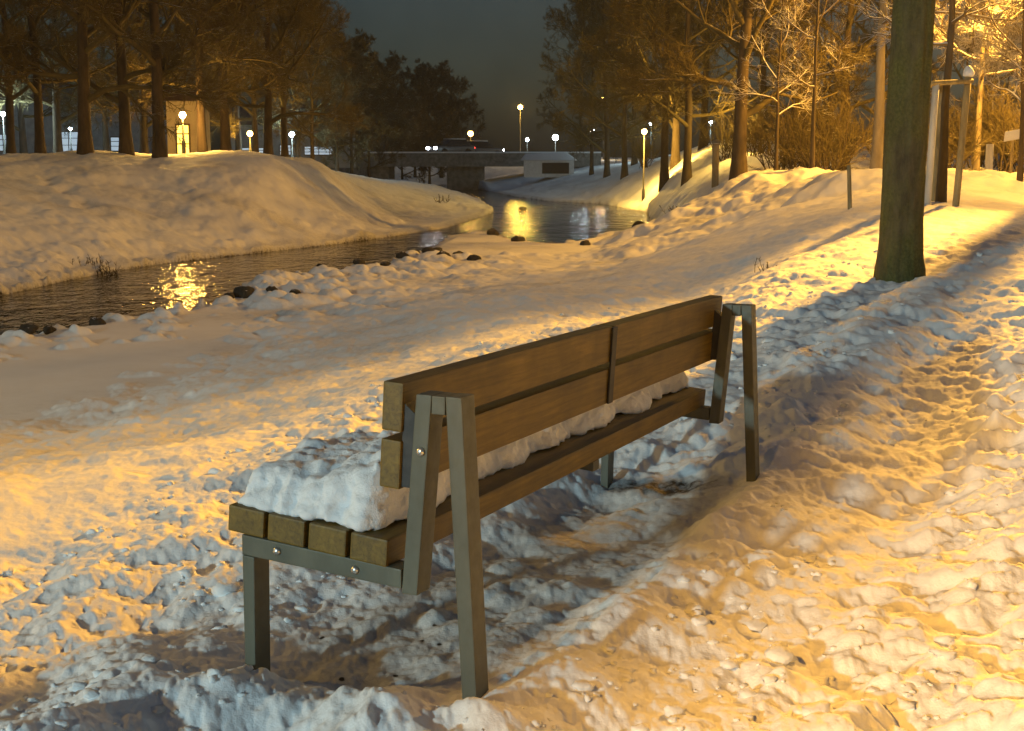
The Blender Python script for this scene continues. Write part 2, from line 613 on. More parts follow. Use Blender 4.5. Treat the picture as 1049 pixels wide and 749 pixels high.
    a_ = (x - fx) * bu[0] + (y - fy) * bu[1]
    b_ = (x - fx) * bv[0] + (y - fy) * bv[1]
    dirt_shade = np.maximum(dirt_shade, .95 * np.exp(-((a_ / .16) ** 2 + (b_ / .42) ** 2) ** 2))
    dirt_shade = np.maximum(dirt_shade, .58 * under)  # bench shade painted into the ground colour, together with dirty snow
    for (px, py) in [(432, 655), (450, 660), (405, 687), (350, 690), (330, 650), (445, 640), (480, 668)]:
        q = at_z(px, py, 0)
        dirt_shade = np.maximum(dirt_shade, 1.3 * np.exp(-((x - q[0]) ** 2 + ((y - q[1]) / 1.5) ** 2) / .012 ** 2))
    dirt_shade = np.maximum(dirt_shade, path * (.08 + .3 * prow - .25 * big))
    dirt_shade = np.maximum(dirt_shade, lum * .55 * (1 - sm(.1, .8, d)) * (~ins))
    dirt_shade = np.maximum(dirt_shade, rest * (.16 + .55 * fbm(x * .6, y * .5, 151, 4, .6)))
    dirt_shade = np.where(ins, 1.0, dirt_shade)
    for k in range(7):
        q = at(46 + 9 * k, 190 + 6.3 * k, 40.2 - .75 * k)
        dirt_shade = np.maximum(dirt_shade, .62 * np.exp(-(((x - q[0] - .12 * (-1) ** k) / .16) ** 2 + ((y - q[1]) / .4) ** 2)))
    return z, dirt_shade


def ground_z(x, y):
    z, _ = terrain(np.array([float(x)]), np.array([float(y)]))
    return float(z[0])


rows = [.35]
while rows[-1] < 900:
    r0 = rows[-1]
    rows.append(r0 * (1.06 if r0 < 2.4 else 1.0031 if r0 < 60 else 1.008 if r0 < 160 else 1.05))
rows = np.array(rows)
fine = np.arange(-.47, .4701, .00125)
coarse = np.linspace(.47, 2 * math.pi - .47, 90)[1:-1]
ths = np.r_[fine, coarse]
nr, nt = len(rows), len(ths)
RR, TT = np.meshgrid(rows, ths, indexing='ij')
X, Y = RR * np.sin(TT), RR * np.cos(TT)
Z, DIRT_SHADE = terrain(X, Y)
V = np.stack([X, Y, Z], -1).reshape(-1, 3)
i = np.arange(nr - 1)[:, None] * nt
j = np.arange(nt)[None]
j2 = (j + 1) % nt
F4 = np.stack([i + j, i + j2, i + nt + j2, i + nt + j], -1).reshape(-1, 4)[:, ::-1]
cen = np.array([[0, 0, Z[0].mean()]])
F3 = np.stack([np.arange(nt), np.full(nt, nr * nt), (np.arange(nt) + 1) % nt], -1)[:, ::-1]
me = mesh_np('snow_ground', np.r_[V, cen], F4, F3)
at_ = me.attributes.new('dirt_shade', 'FLOAT', 'POINT')
at_.data.foreach_set('value', np.r_[DIRT_SHADE.ravel(), 0].astype(np.float32))
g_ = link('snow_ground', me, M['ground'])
tag(g_, kind='structure')
# water surface: one sheet following the river's outline, a little under the banks
pw = poly.copy()
bm = bmesh.new()
vs = []
cx = pw.mean(0)
n = len(pw)
nrm = []
for k in range(n):
    e = pw[(k + 1) % n] - pw[k - 1]
    e = e / np.linalg.norm(e)
    nrm.append(np.array([e[1], -e[0]]))
area = sum(pw[k][0] * pw[(k + 1) % n][1] - pw[(k + 1) % n][0] * pw[k][1] for k in range(n))
sgn = 1 if area > 0 else -1
for k in range(n):
    q = pw[k] + nrm[k] * sgn * .25
    vs.append(bm.verts.new((q[0], q[1], ZW)))
f_ = bm.faces.new(vs)
if f_.normal.z < 0 or area < 0: f_.normal_flip()
bmesh.ops.triangulate(bm, faces=[f_])
me = bpy.data.meshes.new('river_water')
bm.to_mesh(me)
bm.free()
tag(link('river_water', me, M['water']), kind='structure')

# ------------------------------------------------------------------ bench
bench = thing('park_bench', 'long wooden park bench with angled grey steel end frames, seen from behind', 'bench', (BX, BY, BZ), math.pi / 2 - BYAW)
bench.rotation_euler = (0, .012, math.pi / 2 - BYAW)
FWD = .075


def bar(p, q, wid):
    """(v,w) outline of a straight bar from p to q"""
    p, q = np.array(p), np.array(q)
    d_ = (q - p) / np.linalg.norm(q - p)
    n_ = np.array([-d_[1], d_[0]]) * wid / 2
    return [tuple(p + n_), tuple(p - n_), tuple(q - n_), tuple(q + n_)]


for u0 in (0, BLEN - FWD):
    u1 = u0 + FWD
    fr = MB()
    # seat rail
    fr.prism_u([(.2145, .318), (.744, .345), (.744, .405), (.2145, .372)], u0, u1, .004).build('seat_rail', M['steel'], bench)
    MB().prism_u([(.708, -.14), (.744, -.14), (.7438, .3445), (.702, .3415)], u0, u1, .004).build('front_leg', M['steel'], bench)
    MB().prism_u([(-.026, -.14), (.018, -.14), (.052 + .027, .80), (.03, .86)][:2] + [(.078, .858), (.03, .858)], u0, u1, .004).build('rear_leg', M['steel'], bench)
    MB().prism_u([(.166, .305), (.214, .305), (.165, .858), (.118, .858)], u0, u1, .004).build('back_strut', M['steel'], bench)
    MB().prism_u([(.0785, .808), (.1195, .808), (.1175, .8570), (.0785, .8570)], u0, u1, .003).build('top_joint', M['steel'], bench)
    # bolts with washers on the outer face
    for v_, w_ in ((.151, .705), (.62, .372), (.36, .352)):
        s_ = -1 if u0 == 0 else 1
        uo = 0 if u0 == 0 else u1
        b_ = MB()
        b_.lathe([(.0, 0), (.0125, 0), (.0125, .004), (.010, .008), (.004, .0105), (0.0, .011)][1:-1], n=12, axis='X')
        ob = b_.build('bolt', M['bolt'], bench, (uo, v_, w_), True)
        if s_ < 0: ob.rotation_euler = (0, 0, math.pi)
# seat planks (front one overhangs the leg), back planks, each in two lengths met at the mid brace
seat0 = np.array([.79, .412])
sl = np.array([-math.cos(.075), -math.sin(.075)])
sn = np.array([-sl[1], sl[0]]) * -1
if sn[1] < 0: sn = -sn


def quad(o_, a, b, la, lb):
    o_, a, b = np.array(o_), np.array(a), np.array(b)
    return [tuple(o_), tuple(o_ + a * la), tuple(o_ + a * la + b * lb), tuple(o_ + b * lb)]


mid = BLEN / 2 + .09
for k in range(4):
    o_ = seat0 + sl * (k * .138)
    w_ = .124 if k < 3 else .118
    MB().prism_u(quad(o_, sl, sn, w_, .078), -.004, BLEN + .004, .006).build('seat_plank', M['wood'], bench)
bl = np.array([.055, -.995])
bl = bl / np.linalg.norm(bl)
bn = np.array([-.998, -.055])
for k, (s_, h_) in enumerate(((0, .134), (.157, .134))):
    o_ = np.array([.262, .888]) + bl * s_
    for (a, b) in ((-.006, mid - .004), (mid + .004, BLEN + .05)):
        MB().prism_u(quad(o_, bl, bn, h_, .062), a, b, .006).build('back_plank', M['wood'], bench)
# brackets between struts and planks, and the mid strap
for u0 in (.006, BLEN - FWD + .006):
    MB().prism_u([(.150, .60), (.222, .60), (.204, .865), (.176, .865)][:1] + [(.223, .60), (.2045, .83), (.168, .80)], u0, u0 + .06, .002).build('back_bracket', M['dark'], bench)
MB().prism_u(quad((.262, .884) + bn * .0635, bl, bn, .285, .008), mid - .022, mid + .022, .001).build('centre_strap', M['dark'], bench)
MB().prism_u([(.26, .335), (.75, .372), (.75, .405), (.26, .372)], mid - .03, mid + .03, .003).build('seat_batten', M['steel'], bench)

# snow lying on the seat
nu, nv = 420, 90
gu = np.linspace(-.012, BLEN + .005, nu)
gv = np.linspace(.300, .788, nv)
UU, VV = np.meshgrid(gu, gv, indexing='ij')
edge = .03 * fbm(UU * 9, VV * 9, 5, 3)
front = sm(0, .26, (.775 + edge * .5) - VV) * .22 + sm(0, .05, (.785 + edge * .5) - VV) * .78
rearlim = .300 + .025 * sm(.25, .6, UU) + .05 * fbm(UU * 6, VV * 0, 8, 3)
rear = sm(0, .05, VV - rearlim)
lend = sm(0, .08, UU - .035 * np.abs(fbm(VV * 14, UU * 0, 15, 3)))
rend = sm(0, .06, BLEN - UU)
thick = .090 + .062 * np.exp(-((UU - .34) / .34) ** 2) + .05 * fbm(UU * 2.6, VV * 3.5, 9, 4) + .018 * (VV < .5) + .030 * fbm(UU * 9, VV * 9, 10, 4) + .014 * caps(UU + .02 * fbm(UU * 9, VV * 9, 1, 2), VV, .07, 77, .6) + .008 * caps(UU, VV, .03, 79, .6)
H_ = np.maximum(thick, .012) * np.power(np.clip(front * rear * lend * rend, 0, 1), .6)
seatw = .412 + .078 - (.79 - VV) * math.tan(.075) + .0008
top = np.stack([UU, VV, seatw + H_], -1)
bot = np.stack([UU, VV, seatw - .0], -1)
keep = H_ > .004
idx = np.arange(nu * nv).reshape(nu, nv)
fk = keep[:-1, :-1] & keep[1:, :-1] & keep[1:, 1:] & keep[:-1, 1:]
q4 = np.stack([idx[:-1, :-1], idx[1:, :-1], idx[1:, 1:], idx[:-1, 1:]], -1)[fk]
N0 = nu * nv
F = np.r_[q4, q4[:, ::-1] + N0]
from collections import Counter
ed = Counter()
for q in q4.tolist():
    for a, b in zip(q, q[1:] + q[:1]): ed[(a, b)] += 1
side = [(b, a, a + N0, b + N0) for (a, b) in ed if (b, a) not in ed]
F = np.r_[F, np.array(side)]
VV_ = np.r_[top.reshape(-1, 3), bot.reshape(-1, 3)]
used = np.unique(F)
remap = np.full(len(VV_), -1)
remap[used] = np.arange(len(used))
me = mesh_np('seat_snow', VV_[used], remap[F])
tmp = link('seat_snow', me)
rmod = tmp.modifiers.new('remesh', 'REMESH')
rmod.mode = 'VOXEL'
rmod.voxel_size = .0085
smod = tmp.modifiers.new('smooth', 'SMOOTH')
smod.iterations = 5
dg = bpy.context.evaluated_depsgraph_get()
me2 = bpy.data.meshes.new_from_object(tmp.evaluated_get(dg))
bpy.data.objects.remove(tmp)
me2.name = 'seat_snow'
nvx = len(me2.vertices)
co = np.empty(nvx * 3, np.float32)
me2.vertices.foreach_get('co', co)
no = np.empty(nvx * 3, np.float32)
me2.vertices.foreach_get('normal', no)
co, no = co.reshape(-1, 3).astype(float), no.reshape(-1, 3).astype(float)
a_, b_, c_ = co[:, 0], co[:, 1], co[:, 2]


def tri(f_, sd):
    return (fbm(a_ * f_, b_ * f_ + c_ * f_ * .7, sd, 3) + fbm(b_ * f_ + 3, c_ * f_ - a_ * f_ * .4, sd + 7, 3) + fbm(c_ * f_ + 5, a_ * f_ + b_ * f_ * .3, sd + 13, 3)) / 1.7


dsp = .017 * tri(14, 301) + .011 * tri(34, 331) + .004 * tri(90, 351)
co += no * dsp[:, None]
me2.vertices.foreach_set('co', co.astype(np.float32).ravel())
me2.polygons.foreach_set('use_smooth', np.ones(len(me2.polygons), bool))
me2.materials.clear()
so = link('seat_snow', me2, M['snow'], None, bench.location)
so.rotation_euler = bench.rotation_euler
tag(so, 'lumpy layer of white snow lying along the bench seat', 'snow')

# ------------------------------------------------------------------ trees
def tubes(P, rad, sides):
    """P (N,K,3), rad (N,K) -> verts, quads"""
    N, K_, _ = P.shape
    T = np.gradient(P, axis=1)
    T = T / (np.linalg.norm(T, axis=-1, keepdims=True) + 1e-9)
    ref = np.where(np.abs(T[:, :1, 2:3]) > .8, np.array([1., 0, 0]), np.array([0, 0, 1.]))
    A = np.cross(T, np.broadcast_to(ref, T.shape))
    A = A / (np.linalg.norm(A, axis=-1, keepdims=True) + 1e-9)
    B = np.cross(T, A)
    an = np.arange(sides) * 2 * math.pi / sides
    Vt = P[:, :, None] + rad[:, :, None, None] * (A[:, :, None] * np.cos(an)[None, None, :, None] + B[:, :, None] * np.sin(an)[None, None, :, None])
    idx = np.arange(N * K_ * sides).reshape(N, K_, sides)
    nx = np.roll(idx, -1, axis=2)
    F = np.stack([idx[:, :-1], nx[:, :-1], nx[:, 1:], idx[:, 1:]], -1).reshape(-1, 4)
    return Vt.reshape(-1, 3), F


def unit(a): return a / (np.linalg.norm(a, axis=-1, keepdims=True) + 1e-9)


def limbs(rg, start, d0, ln, r0, r1, K_, jit, lift):
    N = len(start)
    P = np.zeros((N, K_, 3))
    P[:, 0] = start
    d_ = d0.copy()
    for k in range(1, K_):
        d_ = unit(d_ + jit * rg.normal(size=(N, 3)) + np.array([0, 0, lift]))
        P[:, k] = P[:, k - 1] + d_ * (ln / (K_ - 1))[:, None]
    rad = r0[:, None] + (r1 - r0)[:, None] * np.linspace(0, 1, K_)[None]
    return P, rad


def kids(rg, P, rad, ln, n, tmin, spread):
    N, K_, _ = P.shape
    t = rg.uniform(tmin, 1, (N, n)) * (K_ - 1.001)
    i0 = t.astype(int)
    fr = (t - i0)[..., None]
    a = np.arange(N)[:, None]
    s = P[a, i0] * (1 - fr) + P[a, i0 + 1] * fr
    dd = unit(P[a, i0 + 1] - P[a, i0])
    rr = rad[a, i0] * (1 - fr[..., 0]) + rad[a, i0 + 1] * fr[..., 0]
    side = unit(np.cross(dd, rg.normal(size=dd.shape)))
    an = rg.uniform(spread[0], spread[1], (N, n))[..., None]
    dn = unit(dd * np.cos(an) + side * np.sin(an))
    tt = t / (K_ - 1)
    l2 = ln[:, None] * (1.05 - .55 * tt)
    return s.reshape(-1, 3), dn.reshape(-1, 3), l2.reshape(-1), rr.reshape(-1)


def tree_meshes(seed, H, r0, cb, spread, n1=19, n2=8, n3=8, n4=13, tw=.013, lean=.0, elev=(25, 70), lift=.06, trunk_frac=1.):
    rg = np.random.default_rng(seed)
    K_ = 14
    zs = np.linspace(-.4, H * trunk_frac, K_)
    tp = np.zeros((1, K_, 3))
    tp[0, :, 2] = zs
    wob = np.cumsum(rg.normal(size=(K_, 2)) * H * .006, 0)
    wob -= wob[0]
    tp[0, :, :2] = wob * np.linspace(0, 1, K_)[:, None] + lean * (zs[:, None] * np.array([[1, .3]]))
    tr = r0 * (1 - .86 * np.clip(zs / H, 0, 1) ** .9)
    tr = tr * (1 + .45 * np.exp(-np.clip(zs, 0, 9) / .25))
    tv, tf = tubes(tp, tr[None], 10)
    trunk = (tv, tf)
    hs = np.linspace(cb, H * .96 * trunk_frac, n1) + rg.normal(size=n1) * .15
    t = np.clip((hs + .4) / (H * trunk_frac + .4), 0, .999) * (K_ - 1)
    i0 = t.astype(int)
    fr = (t - i0)[:, None]
    s = tp[0, i0] * (1 - fr) + tp[0, np.minimum(i0 + 1, K_ - 1)] * fr
    az = np.arange(n1) * 2.4 + rg.normal(size=n1) * .5
    rel = np.clip((hs - cb) / (H - cb), 0, 1)
    el = np.radians(elev[0] + (elev[1] - elev[0]) * rel + rg.normal(size=n1) * 8)
    d = np.stack([np.cos(az) * np.cos(el), np.sin(az) * np.cos(el), np.sin(el)], -1)
    ln = spread * (.42 + .62 * np.sin(math.pi * (rel * .72 + .22))) * rg.uniform(.75, 1.15, n1)
    rt = np.interp(hs, zs, tr)
    VV, FF, off = [], [], 0

    def add(P, rad, sd):
        nonlocal off
        v, f_ = tubes(P, rad, sd)
        VV.append(v)
        FF.append(f_ + off)
        off += len(v)
    P, rad = limbs(rg, s, d, ln, rt * .6, rt * .12 + .008, 7, .16, lift)
    add(P, rad, 6)
    s2, d2, l2, r2 = kids(rg, P, rad, ln * .55, n2, .2, (.5, 1.05))
    P, rad = limbs(rg, s2, d2, l2, r2 * .55, r2 * .15 + .005, 6, .16, lift)
    add(P, rad, 4)
    s3, d3, l3, r3 = kids(rg, P, rad, l2 * .55, n3, .15, (.5, 1.0))
    P, rad = limbs(rg, s3, d3, l3, np.maximum(r3 * .6, tw), np.full(len(s3), tw * .7), 5, .18, lift * .6)
    add(P, rad, 3)
    if n4:
        s4, d4, l4, r4 = kids(rg, P, rad, l3 * .62, n4, .1, (.45, 1.0))
        P, rad = limbs(rg, s4, d4, np.maximum(l4, .25), np.full(len(s4), tw * .85), np.full(len(s4), tw * .35), 3, .2, lift * .3)
        add(P, rad, 3)
    return trunk, (np.concatenate(VV), np.concatenate(FF))


def make_tree(name, label, cat, seed, H, r0, cb, spread, bark='bark', twig='twig', **kw):
    t, c = tree_meshes(seed, H, r0, cb, spread, **kw)
    root = thing(name, label, cat)
    link('trunk', mesh_np('trunk', *t), M[bark], root)
    link('crown', mesh_np('crown', *c), M[twig], root)
    return root


protoA = [make_tree('bare_tree', 'x', 'tree', 11, 15, .25, 2.1, 5.4),
          make_tree('bare_tree', 'x', 'tree', 12, 16, .22, 2.6, 5.0),
          make_tree('bare_tree', 'x', 'tree', 13, 14, .24, 1.9, 5.6),
          make_tree('bare_tree', 'x', 'tree', 14, 15, .20, 2.3, 4.8, elev=(15, 75))]
protoB = [make_tree('bare_tree', 'x', 'tree', 21, 7, .12, .8, 3.4, n1=16, tw=.02, elev=(20, 75)),
          make_tree('bare_tree', 'x', 'tree', 22, 8, .13, 1.0, 3.4, n1=16, tw=.02, elev=(20, 75))]
protoS = [make_tree('young_tree', 'x', 'tree', 31, 6.5, .06, 1.6, 1.8, n1=12, n2=6, n3=4, n4=4, tw=.006, twig='twigsnow', elev=(30, 70)),
          make_tree('young_tree', 'x', 'tree', 32, 7.5, .07, 2.2, 2.0, n1=12, n2=6, n3=4, n4=4, tw=.006, twig='twigsnow', elev=(20, 70))]
protoG = [make_tree('roadside_tree', 'x', 'tree', 41, 10, .13, 3.0, 3.6, bark='barkpale', twig='twigsnow', n1=15, tw=.008, elev=(10, 65))]
usedp = set()


def put(proto, px, Y, s, label, group, rz=None, dz=0):
    q = at(px, 165, Y)
    x, y = q[0], Y
    z = ground_z(x, y) + dz
    rz = random.uniform(0, 6.28) if rz is None else rz
    if proto.name not in usedp:
        usedp.add(proto.name)
        proto.location, proto.rotation_euler, proto.scale = (x, y, z), (0, 0, rz), (s, s, s)
        tag(proto, label, None, group)
        return proto
    return dup(proto, (x, y, z), rz, s, label, group)


GL, GR = 'bare trees along the top of the far left bank', 'bare trees along the right bank'
L_ = [(-60, 50, 0, 1, 'bare tree beyond the left edge of the far bank row'),
      (12, 60, 1, .95, 'bare tree with dim trunk at the left end of the far bank row'),
      (42, 48, 3, .9, 'slim bare tree left of the thick trunk on the far bank'),
      (88, 46, 2, 1.0, 'thickest dark trunked bare tree on the far bank'),
      (130, 47, 0, .9, 'bare tree with forked trunk between the thick tree and the tall straight one'),
      (164, 46, 1, 1.0, 'tall straight bare tree just left of the lit yellow window'),
      (208, 52, 3, .9, 'bare tree just right of the lit yellow window on the far bank'),
      (232, 56, 0, .9, 'bare tree left of the small orange lamp on the far bank'),
      (275, 60, 2, .9, 'bare tree right of the small orange lamp on the far bank'),
      (292, 63, 1, .8, 'thin trunked bare tree beside the blue white lamp on the far bank'),
      (60, 68, 0, .95, 'bare tree behind the gap between the two left trunks of the far bank'), (148, 66, 2, .95, 'bare tree behind the forked trunk on the far bank'),
      (190, 70, 3, 1.0, 'bare tree behind the lit plastered house'), (262, 72, 1, .85, 'bare tree just behind the small orange lamp on the far bank'), (305, 84, 2, .8, 'bare tree behind the blue white lamp on the far bank'),
      (320, 72, 3, .62, 'smaller bare tree at the right end of the far bank row')]
for px, Y, k, s, lab in L_:
    put(protoA[k], px, Y, s, lab, GL)
for px, Y, k, s, lab in [(25, 78, 2, .95, 'hazy bare tree in the second row behind the left far bank'),
                         (110, 74, 3, .95, 'hazy bare tree in the second row behind the thick trunk'),
                         (245, 78, 2, .85, 'hazy bare tree in the second row behind the small orange lamp')]:
    put(protoA[k], px, Y, s, lab, GL)
for px, Y, k, s, lab in [(345, 85, 0, 1.0, 'low bushy bare tree left of the bridge'), (378, 105, 1, .95, 'low bare tree behind the left end of the bridge'),
                         (412, 125, 0, 1.0, 'low bare tree behind the middle of the bridge'),
                         (440, 130, 1, 1.0, 'rounded dark bare tree behind the bridge, left of its lamp'), (465, 135, 0, .98, 'rounded bare tree next to the lamp on the bridge'),
                         (360, 98, 1, 1.05, 'bushy bare tree behind the low bushy tree left of the bridge'), (395, 118, 1, 1.1, 'taller bushy tree in the dark mass behind the left half of the bridge'),
                         (425, 140, 1, 1.2, 'dark bushy tree at the back of the mass behind the bridge'), (452, 142, 0, 1.35, 'tallest dark bushy tree at the back of the mass behind the bridge')]:
    put(protoB[k], px, Y, s, lab, 'low bushy trees behind the bridge')
R_ = [(606, 98, 3, .80, 'bare tree at the left end of the right bank row'), (622, 90, 0, .85, 'thin trunked bare tree second from the left on the right bank'),
      (640, 82, 1, .9, 'thin trunked bare tree left of the orange lamp on the right bank'), (681, 63, 1, .95, 'dark trunked bare tree right of the orange lamp on the right bank'),
      (704, 57, 3, .95, 'dark trunked bare tree left of the pale pillar'), (757, 42, 0, .95, 'largest dark trunked bare tree on the right bank by the snow mound'),
      (720, 75, 2, 1, 'dim bare tree in the back row of the right bank'), (820, 62, 1, .95, 'bare tree behind the golden thicket on the right'),
      (595, 120, 1, .85, 'dark bare tree at the outer left of the right bank trees, farthest away'), (650, 96, 2, .9, 'bare tree behind the orange path lamp'), (692, 72, 0, .95, 'dim bare tree behind the two dark trunks right of the path lamp'),
      (780, 66, 2, .95, 'dim bare tree behind the lone thin young tree'), (900, 66, 0, .9, 'dim bare tree far behind the bright yellow trunk'), (1010, 70, 2, .9, 'dim bare tree far behind the short golden post'),
      (865, 48, 3, .85, 'bare tree with dark trunk left of the bright yellow trunk')]
for px, Y, k, s, lab in R_:
    put(protoA[k], px, Y, s, lab, GR)
put(protoG[0], 898, 31, 1, 'tree with brightly lit yellow trunk and snowy boughs behind the mossy trunk', 'young roadside trees')
put(protoG[0], 1075, 33, .9, 'tree with snowy golden boughs at the right edge of the picture', 'young roadside trees', 2.0)
put(protoG[0], 1000, 42, .9, 'dim golden tree farther back between the stakes and the right edge', 'young roadside trees', 4.0)
S_ = [(795, 40, 0), (832, 38, 1), (812, 52, 0), (848, 50, 1), (842, 56, 0), (985, 50, 1), (1025, 55, 0), (935, 52, 1), (1046, 30, 0)]
SL = ['thin young tree standing alone between the snow mound and the golden thicket', 'thin young tree in front of the golden thicket', 'thin tree at the left side of the golden thicket',
      'thin tree at the right side of the golden thicket', 'thin tree in the middle of the golden thicket', 'thin tree far behind the snow capped stake',
      'thin tree behind the short post on the right', 'thin tree far behind the mossy trunk', 'thin trunk at the right edge beside the snowy road']
for (px, Y, k), lab in zip(S_, SL):
    put(protoS[k], px, Y, 1, lab, 'thin young trees on the right')


# bushes lit by the lamps on the right
def make_bush(seed, H, n=26):
    rg = np.random.default_rng(seed)
    root = thing('bare_bush', 'x', 'bush')
    az = rg.uniform(0, 6.28, n)
    el = rg.uniform(.9, 1.5, n)
    d = np.stack([np.cos(az) * np.cos(el), np.sin(az) * np.cos(el), np.sin(el)], -1)
    s = np.stack([rg.normal(size=n) * .25, rg.normal(size=n) * .25, np.full(n, -.1)], -1)
    ln = H * rg.uniform(.7, 1.1, n)
    P, rad = limbs(rg, s, d, ln, np.full(n, .022), np.full(n, .008), 6, .12, .03)
    v1, f1 = tubes(P, rad, 5)
    link('stems', mesh_np('stems', v1, f1), M['bark'], root)
    s2, d2, l2, r2 = kids(rg, P, rad, ln * .4, 9, .2, (.3, .8))
    P2, rad2 = limbs(rg, s2, d2, l2, np.full(len(s2), .010), np.full(len(s2), .006), 4, .15, .05)
    va, fa = tubes(P2, rad2, 3)
    s3, d3, l3, r3 = kids(rg, P2, rad2, l2 * .55, 6, .1, (.3, .9))
    P3, rad3 = limbs(rg, s3, d3, l3, np.full(len(s3), .007), np.full(len(s3), .004), 3, .15, .03)
    vb, fb = tubes(P3, rad3, 3)
    link('twigs', mesh_np('twigs', np.r_[va, vb], np.r_[fa, fb + len(va)]), M['twig'], root)
    return root


bushes = [make_bush(51, 2.6), make_bush(52, 2.2)]
BU = [(806, 44, 1.0, 'tall bare bush at the left of the golden thicket'), (824, 46, 1.3, 'tallest bare bush in the golden thicket'), (842, 43, 1.1, 'bare bush at the right of the golden thicket'),
      (858, 47, .9, 'smaller bare bush beside the dark trunk right of the thicket'), (915, 44, .9, 'bare bush behind the mossy trunk'),
      (972, 42, 1.0, 'bare bush seen between the two stakes'), (1008, 44, 1.1, 'bare bush behind the short post on the right'), (1036, 42, 1.2, 'bare bush behind the small white board'), (1068, 42, 1.2, 'bare bush at the right edge'),
      (780, 55, 1., 'dim bare bush right of the largest dark trunk'), (745, 58, .9, 'dim bare bush behind the largest dark trunk'),
      (662, 80, .8, 'small bare bush below the orange lamp on the right bank')]
for k, (px, Y, s, lab) in enumerate(BU):
    put(bushes[k % 2], px, Y, s, lab, 'bare bushes along the right')

# big mossy trunk in front
q = at(920, 290, 12)
TX, TY = q[0], 12.0
tz = ground_z(TX, TY)
K_ = 160
ns = 72
zz = np.linspace(-.3, 7, K_)
rg = np.random.default_rng(5)
aa = np.linspace(0, 2 * math.pi, ns, endpoint=False)
AA, ZZ = np.meshgrid(aa, zz)
rad = .19 + .028 * np.exp(-np.clip(ZZ - .05, 0, 9) / .16) * (1 + .6 * np.cos(AA * 5 + 1) + .3 * np.cos(AA * 3)) - .006 * ZZ
rad = rad + .010 * fbm(np.cos(AA) * 2 + 5, ZZ * 1.2 + np.sin(AA) * 2, 3, 4) + .016 * fbm(np.cos(AA) * 9, ZZ * 2.2 + np.sin(AA) * 9, 6, 4)
cxs = .012 * ZZ
Vt = np.stack([cxs + rad * np.cos(AA), rad * np.sin(AA), ZZ], -1).reshape(-1, 3)
idx = np.arange(K_ * ns).reshape(K_, ns)
nx = np.roll(idx, -1, 1)
F4 = np.stack([idx[:-1], nx[:-1], nx[1:], idx[1:]], -1).reshape(-1, 4)
mt = thing('mossy_tree', 'big tree with green mossy trunk beside the path behind the bench', 'tree', (TX, TY, tz))
link('trunk', mesh_np('trunk', Vt, F4), M['moss'], mt)
_, c = tree_meshes(66, 11, .16, 5.2, 4.0, n1=12, n2=5, n3=5, n4=4, tw=.007, elev=(25, 70))
link('crown', mesh_np('crown', *c), M['twig'], mt)

# unseen tree added beside the street lamp to throw shade over the bench
tt_, tc_ = tree_meshes(77, 16, .30, 9.0, 2.6, n1=8, n2=4, n3=4, n4=3, tw=.006, elev=(45, 75))
st = thing('added_shadow_tree', 'added unseen trunk outside the right edge that shades the bench from the street lamp', 'tree', (8.1, 19.7, ground_z(8.1, 19.7)))
link('trunk', mesh_np('trunk', *tt_), M['bark'], st)
link('crown', mesh_np('crown', *tc_), M['twig'], st)

# staked young tree
sx, sy = at(962, 213, 18.2)[0], 18.2
put(protoS[1], 966, 18.6, .95, 'young tree tied between the wooden stakes beside the path', None)


def pole_mb(p, q, r0, r1, n=10):
    p, q = np.array(p, float), np.array(q, float)
    P = (p[None] + (q - p)[None] * np.linspace(0, 1, 6)[:, None])[None]
    v, f_ = tubes(P, np.linspace(r0, r1, 6)[None], n)
    # end caps
    a, b = list(range(n)), list(range(5 * n, 6 * n))
    v = np.r_[v, P[0, :1], P[0, -1:]]
    f3 = [(a[(i + 1) % n], a[i], 6 * n) for i in range(n)] + [(b[i], b[(i + 1) % n], 6 * n + 1) for i in range(n)]
    return mesh_np('pole', v, f_, f3)


sup = thing('tree_stakes', 'leaning wooden stakes with a cross rail holding the young tree', 'tree stakes', (sx, sy, ground_z(sx, sy)))
o3 = np.array(sup.location)
A0, A1 = at(949, 216, 18), at(959, 84, 18)
B0, B1 = at(978, 213, 18.2), at(992, 78, 18.3)
C0, C1 = at(955, 209, 18.9), at(965, 85, 18.7)
tag(link('stake', pole_mb(A0 - o3 - [0, 0, .25], A1 - o3, .048, .045), M['stakepale'], sup), 'pale peeled stake')
link('stake', pole_mb(B0 - o3 - [0, 0, .25], B1 - o3, .047, .045), M['stake'], sup)
link('stake', pole_mb(C0 - o3 - [0, 0, .25], C1 - o3, .04, .038), M['stake'], sup)
link('cross_rail', pole_mb(at(948, 86, 17.92) - o3, at(996, 83, 18.2) - o3, .035, .033), M['stake'], sup)
link('cross_rail', pole_mb(at(950, 88, 18.1) - o3, at(968, 86, 18.8) - o3, .03, .03), M['stake'], sup)


def snow_lump(loc, rx, ry, rz, seed, label, name='snow_cap'):
    b = MB()
    bmesh.ops.create_icosphere(b.bm, subdivisions=3, radius=1)
    rg = np.random.default_rng(seed)
    for v in b.bm.verts:
        k = 1 + .35 * float(fbm(np.array([v.co.x * 2 + seed]), np.array([v.co.y * 2 + v.co.z]), seed, 3)[0])
        z = v.co.z if v.co.z > 0 else v.co.z * .25
        v.co = Vector((v.co.x * rx * k, v.co.y * ry * k, z * rz * k))
    o = b.build(name, M['snow'], None, loc, True)
    tag(o, label, 'snow')
    return o


snow_lump(B1 + np.array([0, 0, .015]), .075, .075, .12, 3, 'small cap of snow on top of the right stake')
# lone marker stake down the slope
q = at(870, 216, 19)
ms = link('marker_stake', pole_mb((.02, 0, -.2), (-.03, 0, .62), .032, .028), M['stake'], None, (q[0], 19, ground_z(q[0], 19)))
tag(ms, 'short lone wooden stake in the snow left of the mossy trunk', 'stake')
